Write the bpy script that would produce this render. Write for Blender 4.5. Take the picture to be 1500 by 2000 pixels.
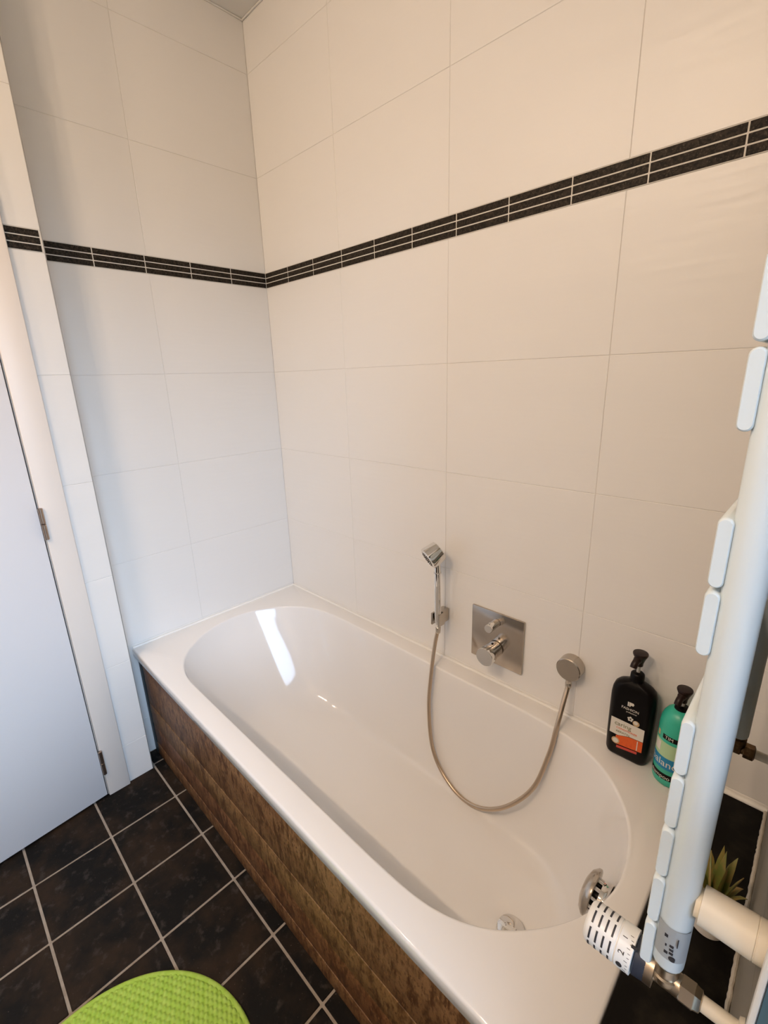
import bpy, bmesh, math, random
from mathutils import Vector, Matrix, Quaternion
random.seed(7)
sc = bpy.context.scene
for o in list(bpy.data.objects):
    bpy.data.objects.remove(o)
COL = sc.collection

# ------------------------------------------------------------------ camera
YAW, PITCH, ROLL, FPX = 0.777884, -0.283924, -0.029990, 902.83
cam_d = bpy.data.cameras.new('camera')
cam = bpy.data.objects.new('camera', cam_d)
COL.objects.link(cam)
cam_d.sensor_fit = 'VERTICAL'
cam_d.sensor_height = 24.0
cam_d.lens = 24.0 * FPX / 2000.0
cam_d.clip_start = 0.02
fwd = Vector((-math.sin(YAW) * math.cos(PITCH), math.cos(YAW) * math.cos(PITCH), math.sin(PITCH)))
rt0 = Vector((math.cos(YAW), math.sin(YAW), 0))
up0 = rt0.cross(fwd)
rt = rt0 * math.cos(ROLL) + up0 * math.sin(ROLL)
up = -rt0 * math.sin(ROLL) + up0 * math.cos(ROLL)
M = Matrix.Identity(4)
for i in range(3):
    M[i][0], M[i][1], M[i][2] = rt[i], up[i], -fwd[i]
M.translation = Vector((1.80003, -1.17517, 1.45005))
cam.matrix_world = M
sc.camera = cam

# ------------------------------------------------------------------ world, exposure
w = bpy.data.worlds.new('world')
sc.world = w
w.use_nodes = True
wn = w.node_tree
wn.nodes.clear()
wo = wn.nodes.new('ShaderNodeOutputWorld')
wb = wn.nodes.new('ShaderNodeBackground')
# overcast blue daylight above the horizon, dim ground below it
wg = wn.nodes.new('ShaderNodeTexCoord')
ws = wn.nodes.new('ShaderNodeSeparateXYZ')
wr = wn.nodes.new('ShaderNodeValToRGB')
wr.color_ramp.elements[0].position = 0.48
wr.color_ramp.elements[0].color = (0.035, 0.045, 0.05, 1)
wr.color_ramp.elements[1].position = 0.62
wr.color_ramp.elements[1].color = (0.54, 0.71, 1.0, 1)
wm = wn.nodes.new('ShaderNodeMath')
wm.operation = 'MULTIPLY_ADD'
wm.inputs[1].default_value = 0.5
wm.inputs[2].default_value = 0.5
wn.links.new(wg.outputs['Generated'], ws.inputs[0])
wn.links.new(ws.outputs['Z'], wm.inputs[0])
wn.links.new(wm.outputs[0], wr.inputs[0])
wn.links.new(wr.outputs[0], wb.inputs['Color'])
wb.inputs['Strength'].default_value = 14.0
wn.links.new(wb.outputs[0], wo.inputs[0])
sc.view_settings.view_transform = 'Standard'
sc.view_settings.look = 'None'
sc.view_settings.gamma = 1.0
sc.view_settings.use_curve_mapping = False
sc.view_settings.exposure = 0.06
LAMP_W = 9.3
LAMP_COL = (1.0, 0.75, 0.545)
LAMP_POS = [(0.46, -1.95), (1.00, -2.05), (1.20, -2.05), (1.40, -2.05)]

# ------------------------------------------------------------------ materials
def mat(name, col, rough=0.5, metal=0.0, bump=None, var=None, spec=0.5, emit=None, coat=0.0):
    """bump=(scale xyz, strength, distance); var=(scale xyz, colour2, lo, hi)"""
    m = bpy.data.materials.new(name)
    m.use_nodes = True
    nt = m.node_tree
    p = nt.nodes['Principled BSDF']
    p.inputs['Base Color'].default_value = (*col, 1)
    p.inputs['Roughness'].default_value = rough
    p.inputs['Metallic'].default_value = metal
    p.inputs['Specular IOR Level'].default_value = spec
    p.inputs['Coat Weight'].default_value = coat
    if emit:
        p.inputs['Emission Color'].default_value = (*emit[0], 1)
        p.inputs['Emission Strength'].default_value = emit[1]

    def noise(scale, detail=5, rgh=0.6):
        g = nt.nodes.new('ShaderNodeNewGeometry')
        mp = nt.nodes.new('ShaderNodeMapping')
        mp.inputs['Scale'].default_value = scale
        n = nt.nodes.new('ShaderNodeTexNoise')
        n.inputs['Scale'].default_value = 1.0
        n.inputs['Detail'].default_value = detail
        n.inputs['Roughness'].default_value = rgh
        nt.links.new(g.outputs['Position'], mp.inputs[0])
        nt.links.new(mp.outputs[0], n.inputs['Vector'])
        return n.outputs['Fac']
    last = None
    for v in (var or []):
        scale, c2, lo, hi = v
        n = noise(scale)
        r = nt.nodes.new('ShaderNodeValToRGB')
        r.color_ramp.elements[0].position = lo
        r.color_ramp.elements[0].color = (0, 0, 0, 1)
        r.color_ramp.elements[1].position = hi
        r.color_ramp.elements[1].color = (1, 1, 1, 1)
        nt.links.new(n, r.inputs[0])
        mx = nt.nodes.new('ShaderNodeMix')
        mx.data_type = 'RGBA'
        if last is None:
            mx.inputs[6].default_value = (*col, 1)
        else:
            nt.links.new(last, mx.inputs[6])
        mx.inputs[7].default_value = (*c2, 1)
        nt.links.new(r.outputs[0], mx.inputs[0])
        last = mx.outputs[2]
    if last is not None:
        nt.links.new(last, p.inputs['Base Color'])
    if bump:
        n = noise(bump[0], 3)
        b = nt.nodes.new('ShaderNodeBump')
        b.inputs['Strength'].default_value = bump[1]
        b.inputs['Distance'].default_value = bump[2]
        nt.links.new(n, b.inputs['Height'])
        nt.links.new(b.outputs[0], p.inputs['Normal'])
    return m

T_WHITE = (0.80, 0.775, 0.735)
M_TILE_B = mat('white_wall_tile', T_WHITE, 0.38, bump=((1.6, 1.6, 13), 0.35, 0.007))
M_SHADE_TILE = mat('shaded_taupe_wall_tile', (0.27, 0.24, 0.185), 0.4, bump=((2.2, 2.2, 16), 0.35, 0.006))  # right wall tile: guessed taupe with the radiator's shade put into the colour
M_REVEAL = mat('blue_reveal_board', (0.07, 0.15, 0.20), 0.5, bump=((40, 40, 40), 0.1, 0.001))
M_GROUT = mat('pale_grout', (0.74, 0.71, 0.66), 0.85)
M_MOSAIC = mat('dark_mosaic', (0.008, 0.006, 0.004), 0.55, spec=0.15,
               var=[((160, 160, 160), (0.035, 0.026, 0.018), 0.40, 0.62), ((330, 330, 330), (0.12, 0.095, 0.07), 0.56, 0.76)], bump=((300, 300, 300), 0.4, 0.001))
M_MGROUT = mat('white_grout', (0.72, 0.68, 0.60), 0.8)
M_PLASTER = mat('ceiling_white', (0.80, 0.78, 0.74), 0.8, bump=((60, 60, 60), 0.1, 0.002))
M_PLAIN = mat('plain_white_wall', (0.78, 0.77, 0.75), 0.6, bump=((40, 40, 40), 0.1, 0.002))
M_FLOOR = mat('black_slate_tile', (0.007, 0.006, 0.005), 0.60, spec=0.14,
              var=[((7, 7, 7), (0.026, 0.016, 0.009), 0.42, 0.62), ((30, 30, 30), (0.060, 0.050, 0.042), 0.56, 0.80),
                   ((180, 180, 180), (0.15, 0.12, 0.10), 0.66, 0.78)],
              bump=((55, 55, 55), 0.35, 0.003))
M_FGROUT = mat('beige_floor_grout', (0.36, 0.31, 0.25), 0.9, var=[((25, 25, 25), (0.28, 0.23, 0.18), 0.4, 0.7)],
               bump=((300, 300, 300), 0.5, 0.002))
M_LEDGE = mat('black_ledge_tile', (0.005, 0.004, 0.003), 0.55, spec=0.12,
              var=[((16, 16, 16), (0.022, 0.018, 0.012), 0.5, 0.75)], bump=((60, 60, 60), 0.2, 0.002))
M_TUB = mat('white_enamel', (0.80, 0.78, 0.75), 0.08, coat=0.3)
M_SILI = mat('white_silicone', (0.82, 0.80, 0.75), 0.4)
M_RSILI = mat('rough_silicone', (0.58, 0.53, 0.44), 0.7, bump=((400, 400, 400), 0.8, 0.002))
def wood(name, c, c2, c3):
    return mat(name, c, 0.5, spec=0.35, var=[((5, 14, 22), c2, 0.35, 0.65), ((70, 40, 22), c3, 0.46, 0.62), ((140, 80, 70), c3, 0.52, 0.66),
                                   ((190, 60, 60), (c2[0] * 1.7, c2[1] * 1.6, c2[2] * 1.5), 0.60, 0.78), ((420, 200, 300), (0.42, 0.33, 0.22), 0.76, 0.86)],
               bump=((120, 60, 60), 0.6, 0.002))
M_WOOD = [wood('brown_plank_a', (0.175, 0.082, 0.034), (0.260, 0.140, 0.062), (0.085, 0.036, 0.014)),
          wood('brown_plank_b', (0.165, 0.070, 0.030), (0.240, 0.118, 0.053), (0.075, 0.030, 0.012)),
          wood('brown_plank_c', (0.185, 0.094, 0.036), (0.270, 0.155, 0.066), (0.090, 0.041, 0.015))]
M_DARK = mat('dark_gap', (0.012, 0.02, 0.022), 0.5, var=[((30, 30, 30), (0.02, 0.03, 0.03), 0.4, 0.7)])
M_DOOR = mat('white_door_paint', (0.78, 0.755, 0.745), 0.45, bump=((50, 50, 30), 0.05, 0.001))
M_CASE = mat('white_frame_paint', (0.80, 0.725, 0.65), 0.4, bump=((50, 50, 30), 0.05, 0.001))
M_HINGE = mat('brushed_steel', (0.42, 0.33, 0.27), 0.35, 1.0, bump=((400, 400, 60), 0.1, 0.001))
M_CHROME = mat('chrome', (0.78, 0.76, 0.73), 0.06, 1.0, bump=((30, 30, 30), 0.02, 0.001))
M_SATIN = mat('satin_chrome', (0.50, 0.45, 0.39), 0.20, 1.0, bump=((200, 200, 200), 0.03, 0.001))
M_PLATE = mat('polished_plate', (0.50, 0.44, 0.38), 0.16, 1.0, bump=((30, 30, 30), 0.01, 0.001))
M_HOSE = mat('hose_metal', (0.55, 0.44, 0.33), 0.30, 1.0, bump=((500, 500, 500), 0.2, 0.001))
M_NICK = mat('dull_nickel', (0.52, 0.44, 0.34), 0.3, 1.0, bump=((150, 150, 150), 0.1, 0.001))
M_BRASS = mat('old_brass', (0.13, 0.075, 0.035), 0.4, 1.0, var=[((90, 90, 90), (0.25, 0.17, 0.09), 0.5, 0.7)])
M_BLACK = mat('black_plastic', (0.003, 0.002, 0.002), 0.32, spec=0.15, bump=((40, 40, 40), 0.02, 0.001))
M_BROWNP = mat('dark_brown_plastic', (0.016, 0.006, 0.004), 0.4, spec=0.3, bump=((40, 40, 40), 0.02, 0.001))
M_WPLAST = mat('white_plastic', (0.80, 0.80, 0.78), 0.35, bump=((50, 50, 50), 0.02, 0.001))
M_RAD = mat('cool_white_radiator_enamel', (0.70, 0.785, 0.82), 0.25, bump=((40, 40, 40), 0.03, 0.001))
M_CREAM = mat('cream_pipe_paint', (0.76, 0.70, 0.58), 0.4, bump=((60, 60, 60), 0.05, 0.001))
M_GREY = mat('grey_label', (0.36, 0.39, 0.41), 0.5, bump=((90, 90, 90), 0.02, 0.001))
M_INK = mat('dark_print', (0.03, 0.03, 0.035), 0.5, bump=((90, 90, 90), 0.02, 0.001))
M_DKBLUE = mat('dark_blue_plastic', (0.022, 0.028, 0.045), 0.4, bump=((90, 90, 90), 0.02, 0.001))
M_TEAL = mat('teal_plastic', (0.030, 0.42, 0.28), 0.35, var=[((9, 9, 9), (0.045, 0.46, 0.33), 0.4, 0.7)])
M_BLUE = mat('blue_print', (0.01, 0.22, 0.42), 0.5, bump=((90, 90, 90), 0.02, 0.001))
M_ORANGE = mat('orange_print', (0.72, 0.105, 0.012), 0.5, var=[((90, 90, 90), (0.62, 0.07, 0.01), 0.5, 0.7)])
M_RED = mat('red_print', (0.55, 0.06, 0.04), 0.5, bump=((90, 90, 90), 0.02, 0.001))
M_PAPER = mat('cream_print', (0.70, 0.66, 0.58), 0.5, bump=((90, 90, 90), 0.02, 0.001))
M_OLIVE = mat('olive_print', (0.20, 0.20, 0.10), 0.5, bump=((90, 90, 90), 0.02, 0.001))
M_NUT = mat('nut_print', (0.55, 0.38, 0.20), 0.5, bump=((90, 90, 90), 0.02, 0.001))
M_LGREEN = mat('pale_green_print', (0.42, 0.60, 0.34), 0.5, bump=((90, 90, 90), 0.02, 0.001))
M_POT = mat('white_ceramic', (0.72, 0.68, 0.62), 0.4, bump=((50, 50, 50), 0.03, 0.001))
M_SOIL = mat('dark_soil', (0.02, 0.014, 0.009), 0.9, bump=((300, 300, 300), 1.0, 0.003))
M_LEAF = mat('succulent_leaf', (0.16, 0.19, 0.04), 0.45, var=[((50, 50, 30), (0.30, 0.20, 0.055), 0.42, 0.62)])
M_MAT = mat('green_woven_cotton', (0.40, 0.60, 0.085), 0.95, spec=0.15,
            var=[((60, 60, 60), (0.50, 0.68, 0.14), 0.4, 0.7)], bump=((900, 900, 900), 0.6, 0.002))
M_LENS = mat('lamp_lens', (0.9, 0.85, 0.75), 0.4, emit=((1.0, 0.80, 0.57), 12.0))
M_PVC = mat('white_pvc', (0.78, 0.79, 0.80), 0.3, bump=((40, 40, 40), 0.02, 0.001))
def glass():
    m = bpy.data.materials.new('window_glass')
    m.use_nodes = True
    nt = m.node_tree
    nt.nodes.clear()
    o = nt.nodes.new('ShaderNodeOutputMaterial')
    t = nt.nodes.new('ShaderNodeBsdfTransparent')
    t.inputs[0].default_value = (0.94, 0.97, 0.97, 1)
    g = nt.nodes.new('ShaderNodeBsdfGlossy')
    g.inputs['Roughness'].default_value = 0.03
    f = nt.nodes.new('ShaderNodeFresnel')
    f.inputs[0].default_value = 1.45
    x = nt.nodes.new('ShaderNodeMixShader')
    nt.links.new(f.outputs[0], x.inputs[0])
    nt.links.new(t.outputs[0], x.inputs[1])
    nt.links.new(g.outputs[0], x.inputs[2])
    nt.links.new(x.outputs[0], o.inputs[0])
    return m
M_GLASS = glass()

# ------------------------------------------------------------------ helpers
def mesh_obj(name, me, parent=None):
    o = bpy.data.objects.new(name, me)
    COL.objects.link(o)
    if parent:
        o.parent = parent
        o.matrix_parent_inverse = parent.matrix_world.inverted() if parent.type != 'EMPTY' else Matrix.Translation(-Vector(parent.location))
    return o

def finish(name, bm, m, parent=None, smooth=True, angle=40):
    me = bpy.data.meshes.new(name)
    bmesh.ops.recalc_face_normals(bm, faces=bm.faces)
    if smooth:
        for f in bm.faces:
            f.smooth = True
        ca = math.radians(angle)
        for e in bm.edges:
            if len(e.link_faces) == 2 and e.calc_face_angle(0) > ca:
                e.smooth = False
    bm.to_mesh(me)
    bm.free()
    me.materials.append(m)
    return mesh_obj(name, me, parent)

def thing(name, label, cat, loc=(0, 0, 0), group=None):
    o = bpy.data.objects.new(name, None)
    o.empty_display_size = 0.05
    COL.objects.link(o)
    o.location = loc
    o['label'] = label
    o['category'] = cat
    if group:
        o['group'] = group
    return o

def struct(o, kind='structure'):
    o['kind'] = kind
    return o

def box(bm, x0, x1, y0, y1, z0, z1, bev=0.0, seg=2):
    r = bmesh.ops.create_cube(bm, size=1.0)
    vs = r['verts']
    for v in vs:
        v.co = Vector(((x0 + x1) / 2 + v.co.x * (x1 - x0), (y0 + y1) / 2 + v.co.y * (y1 - y0), (z0 + z1) / 2 + v.co.z * (z1 - z0)))
    if bev > 0:
        es = list({e for v in vs for e in v.link_edges})
        bmesh.ops.bevel(bm, geom=es, offset=bev, segments=seg, profile=0.5, affect='EDGES')

def B(*a, **k):
    bm = bmesh.new()
    box(bm, *a, **k)
    return bm

def frame(axis):
    a = Vector(axis).normalized()
    t = Vector((0, 0, 1)) if abs(a.z) < 0.9 else Vector((1, 0, 0))
    u = t.cross(a).normalized()
    return a, u, a.cross(u)

def lathe(bm, base, axis, prof, n=32, sx=1.0, sy=1.0, cap=True):
    """prof: list of (distance along axis, radius)"""
    a, u, v = frame(axis)
    base = Vector(base)
    rings = []
    for d, r in prof:
        ring = [bm.verts.new(base + a * d + u * (r * sx * math.cos(2 * math.pi * k / n)) + v * (r * sy * math.sin(2 * math.pi * k / n))) for k in range(n)]
        rings.append(ring)
    for p, q in zip(rings, rings[1:]):
        for k in range(n):
            bm.faces.new((p[k], p[(k + 1) % n], q[(k + 1) % n], q[k]))
    if cap:
        bm.faces.new(rings[0][::-1])
        bm.faces.new(rings[-1])

def L(*a, **k):
    bm = bmesh.new()
    lathe(bm, *a, **k)
    return bm

def catmull(pts, per=8):
    pts = [Vector(p) for p in pts]
    P = [pts[0] * 2 - pts[1]] + pts + [pts[-1] * 2 - pts[-2]]
    out = []
    for i in range(1, len(P) - 2):
        for s in range(per):
            t = s / per
            a, b, c, d = P[i - 1], P[i], P[i + 1], P[i + 2]
            out.append(0.5 * ((2 * b) + (c - a) * t + (2 * a - 5 * b + 4 * c - d) * t * t + (3 * b - a - 3 * c + d) * t ** 3))
    out.append(pts[-1])
    return out

def tube(bm, pts, rad, n=14, cap=True):
    pts = [Vector(p) for p in pts]
    rads = rad if isinstance(rad, (list, tuple)) else [rad] * len(pts)
    t = (pts[1] - pts[0]).normalized()
    _, u, v = frame(t)
    rings = []
    for i, p in enumerate(pts):
        t2 = (pts[min(i + 1, len(pts) - 1)] - pts[max(i - 1, 0)]).normalized()
        q = t.rotation_difference(t2)
        u.rotate(q)
        t = t2
        v = t.cross(u)
        rings.append([bm.verts.new(p + rads[i] * (u * math.cos(2 * math.pi * k / n) + v * math.sin(2 * math.pi * k / n))) for k in range(n)])
    for p, q in zip(rings, rings[1:]):
        for k in range(n):
            bm.faces.new((p[k], p[(k + 1) % n], q[(k + 1) % n], q[k]))
    if cap:
        bm.faces.new(rings[0][::-1])
        bm.faces.new(rings[-1])

def loft(bm, rings, cap0=True, cap1=True):
    R = [[bm.verts.new(p) for p in ring] for ring in rings]
    n = len(R[0])
    for p, q in zip(R, R[1:]):
        for k in range(n):
            bm.faces.new((p[k], p[(k + 1) % n], q[(k + 1) % n], q[k]))
    if cap0:
        bm.faces.new(R[0][::-1])
    if cap1:
        bm.faces.new(R[-1])

def rrect(w, h, r, n=6):
    """rounded rectangle outline centred on 0"""
    out = []
    for cx, cy, a0 in ((w / 2 - r, h / 2 - r, 0), (-w / 2 + r, h / 2 - r, 90), (-w / 2 + r, -h / 2 + r, 180), (w / 2 - r, -h / 2 + r, 270)):
        for k in range(n + 1):
            a = math.radians(a0 + 90 * k / n)
            out.append((cx + r * math.cos(a), cy + r * math.sin(a)))
    return out

_tile_cache = {}
def tile_mesh(name, sx, sy, sz, bev, m):
    key = (name, round(sx, 4), round(sy, 4), round(sz, 4), m.name)
    if key not in _tile_cache:
        bm = B(-sx / 2, sx / 2, -sy / 2, sy / 2, -sz / 2, sz / 2, bev=bev, seg=1)
        me = bpy.data.meshes.new(name)
        bm.to_mesh(me)
        bm.free()
        me.materials.append(m)
        _tile_cache[key] = me
    return _tile_cache[key]

def piece(name, parent, c, s, bev, m):
    o = bpy.data.objects.new(name, tile_mesh(name, s[0], s[1], s[2], bev, m))
    COL.objects.link(o)
    o.parent = parent
    o.location = c
    return o

def text(body, size, m, name, parent, loc, rot, extrude=0.0002, align='CENTER'):
    cu = bpy.data.curves.new('lettering', 'FONT')
    cu.body = body
    cu.size = size
    cu.extrude = extrude
    cu.align_x = align
    cu.align_y = 'CENTER'
    t = bpy.data.objects.new('lettering', cu)
    COL.objects.link(t)
    dg = bpy.context.evaluated_depsgraph_get()
    me = bpy.data.meshes.new_from_object(t.evaluated_get(dg))
    bpy.data.objects.remove(t)
    me.transform(Matrix.Translation(Vector(loc)) @ rot.to_4x4())
    me.materials.clear()
    me.materials.append(m)
    return mesh_obj(name, me, parent)
ROT_FRONT = Matrix(((1, 0, 0), (0, 0, -1), (0, 1, 0)))   # text in the x-z plane, facing -y

# ------------------------------------------------------------------ room shell
CEIL = 2.70
YF = -2.45
XR = 1.838
ZS0, ZS1 = 1.8165, 1.8700            # mosaic band
ZJ = [0.0, 0.1605, 0.4915, 0.8225, 1.1525, 1.4835, ZS0 - 0.0015, ZS1 + 0.0015, 2.2065, 2.5380, CEIL]
G = 0.0007                            # half joint of the wall tiles

floor = struct(finish('floor', B(-0.1, 2.2, YF - 0.1, 0.1, -0.08, -0.0025), M_FGROUT, smooth=False))
ceiling = struct(finish('ceiling', B(-0.2, 2.2, YF - 0.1, 0.2, CEIL, CEIL + 0.08), M_PLASTER, smooth=False))
bm = bmesh.new()
box(bm, 0.0, 1.84, -0.006, -0.0005, CEIL - 0.006, CEIL, 0.0025)
struct(finish('trim_1', bm, M_SILI))
bm = bmesh.new()
box(bm, 0.0005, 0.006, -0.785, -0.006, CEIL - 0.006, CEIL, 0.0025)
struct(finish('trim_2', bm, M_SILI))

wall_back = struct(finish('wall_back', B(-0.1, 2.1, 0.0012, 0.1, -0.08, CEIL), M_GROUT, smooth=False))
bm = bmesh.new()
box(bm, -0.1, -0.0012, -0.79, 0.0012, -0.08, CEIL)
box(bm, -0.1, 0.0988, -0.943, -0.785, -0.08, CEIL)
box(bm, -0.1, 0.055, -1.80, -0.943, -0.08, 2.06)
box(bm, -0.1, 0.0988, -1.80, -0.943, 2.06, CEIL)
box(bm, -0.1, 0.0988, YF, -1.80, -0.08, CEIL)
wall_left = struct(finish('wall_left', bm, M_GROUT, smooth=False))
wall_front = struct(finish('wall_front', B(-0.1, 2.1, YF - 0.1, YF, -0.08, CEIL), mat('stone_grey_wall', (0.50, 0.465, 0.42), 0.6, bump=((40, 40, 40), 0.1, 0.002)), smooth=False))
# right wall with the window opening
WY0, WY1, WZ0, WZ1 = -1.72, -0.755, 0.60, 2.25
bm = bmesh.new()
box(bm, XR + 0.0012, 1.99, WY1, 0.0012, -0.08, CEIL)
box(bm, XR + 0.0012, 1.99, YF, WY0, -0.08, CEIL)
box(bm, XR + 0.0012, 1.99, WY0, WY1, -0.08, WZ0)
box(bm, XR + 0.0012, 1.99, WY0, WY1, WZ1, CEIL)
wall_right = struct(finish('wall_right', bm, M_PLAIN, smooth=False))

# wall tiles, one object each
xs = [0.0, 0.463, 0.927, 1.391, XR]
for a, b in zip(ZJ, ZJ[1:]):
    if abs(a - (ZS0 - 0.0015)) < 1e-6:
        continue
    for c, d in zip(xs, xs[1:]):
        piece('wall_tile', wall_back, ((c + d) / 2, 0.003, (a + b) / 2), (d - c - 2 * G, 0.006, b - a - 2 * G), 0.0008, M_TILE_B)
    for c, d in ((-0.785, -0.467), (-0.467, 0.0)):
        piece('wall_tile', wall_left, (-0.003, (c + d) / 2, (a + b) / 2), (0.006, d - c - 2 * G, b - a - 2 * G), 0.0008, M_TILE_B)
    piece('wall_tile', wall_left, (0.097, (-0.8775 - 0.7855) / 2, (a + b) / 2), (0.006, 0.092 - 2 * G, b - a - 2 * G), 0.0008, M_TILE_B)
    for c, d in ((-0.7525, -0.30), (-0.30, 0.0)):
        piece('wall_tile', wall_right, (XR + 0.003, (c + d) / 2, (a + b) / 2), (0.006, d - c - 2 * G, b - a - 2 * G), 0.0008, M_SHADE_TILE)
    if b < 0.7:
        piece('wall_tile', wall_right, (XR + 0.003, -1.24, (a + b) / 2), (0.006, 0.965, b - a - 2 * G), 0.0008, M_TILE_B)

# mosaic band: grout bed and single dark pieces
PM, X1 = 0.15924, 0.1573
rows = []
rh = (ZS1 - ZS0 - 2 * 0.0032) / 3
for k in range(3):
    z0 = ZS0 + k * (rh + 0.0032)
    rows.append((z0, z0 + rh))
def bed(x0, x1, y0, y1, parent):
    finish('grout_bed', B(x0, x1, y0, y1, ZS0 - 0.0015, ZS1 + 0.0015), M_MGROUT, parent, smooth=False)
bed(0.0, XR, -0.0004, 0.004, wall_back)
bed(-0.004, 0.0004, -0.785, 0.0, wall_left)
bed(0.095, 0.1004, -0.8775, -0.7855, wall_left)
bed(XR - 0.0004, XR + 0.004, -0.7525, 0.0, wall_right)
bx = [0.0012] + [X1 + PM * k for k in range(11)] + [XR]
by = [0.0012] + [0.157 + PM * k for k in range(4)] + [0.785]
GM = 0.0016
for z0, z1 in rows:
    zc = (z0 + z1) / 2
    for a, b in zip(bx, bx[1:]):
        piece('mosaic_tile', wall_back, ((a + b) / 2, 0.0005, zc), (b - a - 2 * GM, 0.0045, z1 - z0), 0.0006, M_MOSAIC)
    for a, b in zip(by, by[1:]):
        piece('mosaic_tile', wall_left, (-0.0005, -(a + b) / 2, zc), (0.0045, b - a - 2 * GM, z1 - z0), 0.0006, M_MOSAIC)
        if b <= 0.75:
            piece('mosaic_tile', wall_right, (XR - 0.0005, -(a + b) / 2, zc), (0.0045, b - a - 2 * GM, z1 - z0), 0.0006, M_MOSAIC)
    piece('mosaic_tile', wall_left, (0.0995, -0.8305, zc), (0.0045, 0.0775, z1 - z0), 0.0006, M_MOSAIC)

# floor tiles
TS, FX0, FY0, GF = 0.21387, 0.2931, 0.7774, 0.0034
fx = [0.0] + [FX0 + TS * k for k in range(-1, 8)]
fx = [x for x in fx if x < XR - 0.03] + [XR]
fy = [0.0, 0.135, FY0 - 2 * TS, FY0 - TS] + [FY0 + TS * k for k in range(0, 8)]
fy = [y for y in fy if y < -YF - 0.03] + [-YF]
for a, b in zip(fx, fx[1:]):
    for c, d in zip(fy, fy[1:]):
        if d < 0.74:
            continue
        piece('floor_tile', floor, ((a + b) / 2, -(c + d) / 2, -0.004 + random.uniform(-0.0004, 0.0004)),
              (b - a - 2 * GF, d - c - 2 * GF, 0.008), 0.0016, M_FLOOR)

# window in the right wall (beside the camera)
win = finish('window_1', B(1.92, 1.98, WY0 + 0.001, WY1 - 0.001, WZ0 + 0.001, WZ0 + 0.061, 0.004), M_PVC)
struct(win)
for a in ((WY0 + 0.001, WY1 - 0.001, WZ1 - 0.061, WZ1 - 0.001), (WY0 + 0.001, WY0 + 0.061, WZ0 + 0.061, WZ1 - 0.061),
          (WY1 - 0.061, WY1 - 0.001, WZ0 + 0.061, WZ1 - 0.061), (WY0 + 0.061, WY1 - 0.061, 1.02, 1.12)):
    finish('window_bar', B(1.925, 1.975, *a, 0.004), M_PVC, win)
finish('pane', B(1.945, 1.955, WY0 + 0.05, WY1 - 0.05, WZ0 + 0.05, WZ1 - 0.05), M_GLASS, win, smooth=False)
sill = finish('trim_3', B(XR - 0.01, 1.922, WY0 + 0.001, WY1 - 0.001, WZ0 + 0.0005, WZ0 + 0.018, 0.004), M_PVC)
struct(sill)
struct(finish('trim_4', B(XR - 0.003, XR + 0.0025, WY1 - 0.004, WY1 + 0.004, 0.482, WZ1, 0.002), M_SILI))

struct(finish('trim_6', B(XR + 0.003, 1.919, WY1 - 0.003, WY1 - 0.0005, WZ0 + 0.02, WZ1 - 0.001, 0.001), M_REVEAL))
struct(finish('trim_7', B(0.0980, 0.1008, -0.7872, -0.7845, 0.0, CEIL, 0.0006), mat('edge_trim_shadow_grey', (0.30, 0.29, 0.27), 0.5, bump=((90, 90, 90), 0.05, 0.001))))  # corner trim; its grey stands in for the shadow line along the pier
# door: casing and leaf, slightly ajar
bm = bmesh.new()
box(bm, 0.10, 0.112, -0.943, -0.8715, 0.0, 2.09, 0.003)
box(bm, 0.10, 0.112, -1.84, -1.77, 0.0, 2.09, 0.003)
box(bm, 0.10, 0.112, -1.77, -0.943, 2.02, 2.09, 0.003)
box(bm, 0.056, 0.100, -0.9445, -0.9435, 0.0, 2.06)
struct(finish('trim_5', bm, M_CASE))
door_piv = Vector((0.108, -0.9455, 0))
bm = B(-0.040, 0.0, -0.815, -0.0025, 0.008, 2.015, 0.002)
ROTD = Matrix.Rotation(math.radians(5.3), 4, 'Z')
bm.transform(Matrix.Translation(door_piv) @ ROTD)
door = struct(finish('door_1', bm, M_DOOR))
for zc in (0.152, 1.051, 1.86):
    h = finish('hinge', L((0.1165, -0.942, zc - 0.050), (0, 0, 1), [(0, 0.005), (0.001, 0.0065), (0.048, 0.0065), (0.049, 0.005)], n=16), M_HINGE, door)
    finish('knuckle', L((0.1165, -0.942, zc + 0.0005), (0, 0, 1), [(0, 0.005), (0.001, 0.0065), (0.048, 0.0065), (0.049, 0.005)], n=16), M_HINGE, h)

# ------------------------------------------------------------------ ceiling lamps
for k, (x, y) in enumerate(LAMP_POS):
    t = thing('ceiling_spot', ['round recessed ceiling spot nearest the door, apart from the other three', 'round recessed ceiling spot, first of the close row of three from the door',
                               'round recessed ceiling spot in the middle of the close row of three',
                               'round recessed ceiling spot nearest the window, last of the close row of three'][k], 'lamp', (x, y, CEIL), 'ceiling spots')
    finish('ring', L((x, y, CEIL - 0.006), (0, 0, 1), [(0, 0.030), (0, 0.043), (0.006, 0.045), (0.006, 0.030)], cap=False), M_CHROME, t)
    finish('lens', L((x, y, CEIL - 0.004), (0, 0, 1), [(0, 0.030), (0.003, 0.030)]), M_LENS, t)
    ld = bpy.data.lights.new('spot_light', 'AREA')
    ld.shape = 'DISK'
    ld.size = 0.07
    ld.energy = LAMP_W
    ld.color = LAMP_COL
    lo = bpy.data.objects.new('spot_light', ld)
    COL.objects.link(lo)
    lo.location = (x, y, CEIL - 0.012)
    aim = Vector((0.05, -0.35, 1.3)) if k == 0 else Vector((0.95 * x, -0.95, 0.2))
    lo.rotation_euler = (aim - lo.location).to_track_quat('-Z', 'Y').to_euler()
pd = bpy.data.lights.new('window_portal', 'AREA')
pd.shape = 'RECTANGLE'
pd.size, pd.size_y = WZ1 - WZ0, WY1 - WY0
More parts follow.
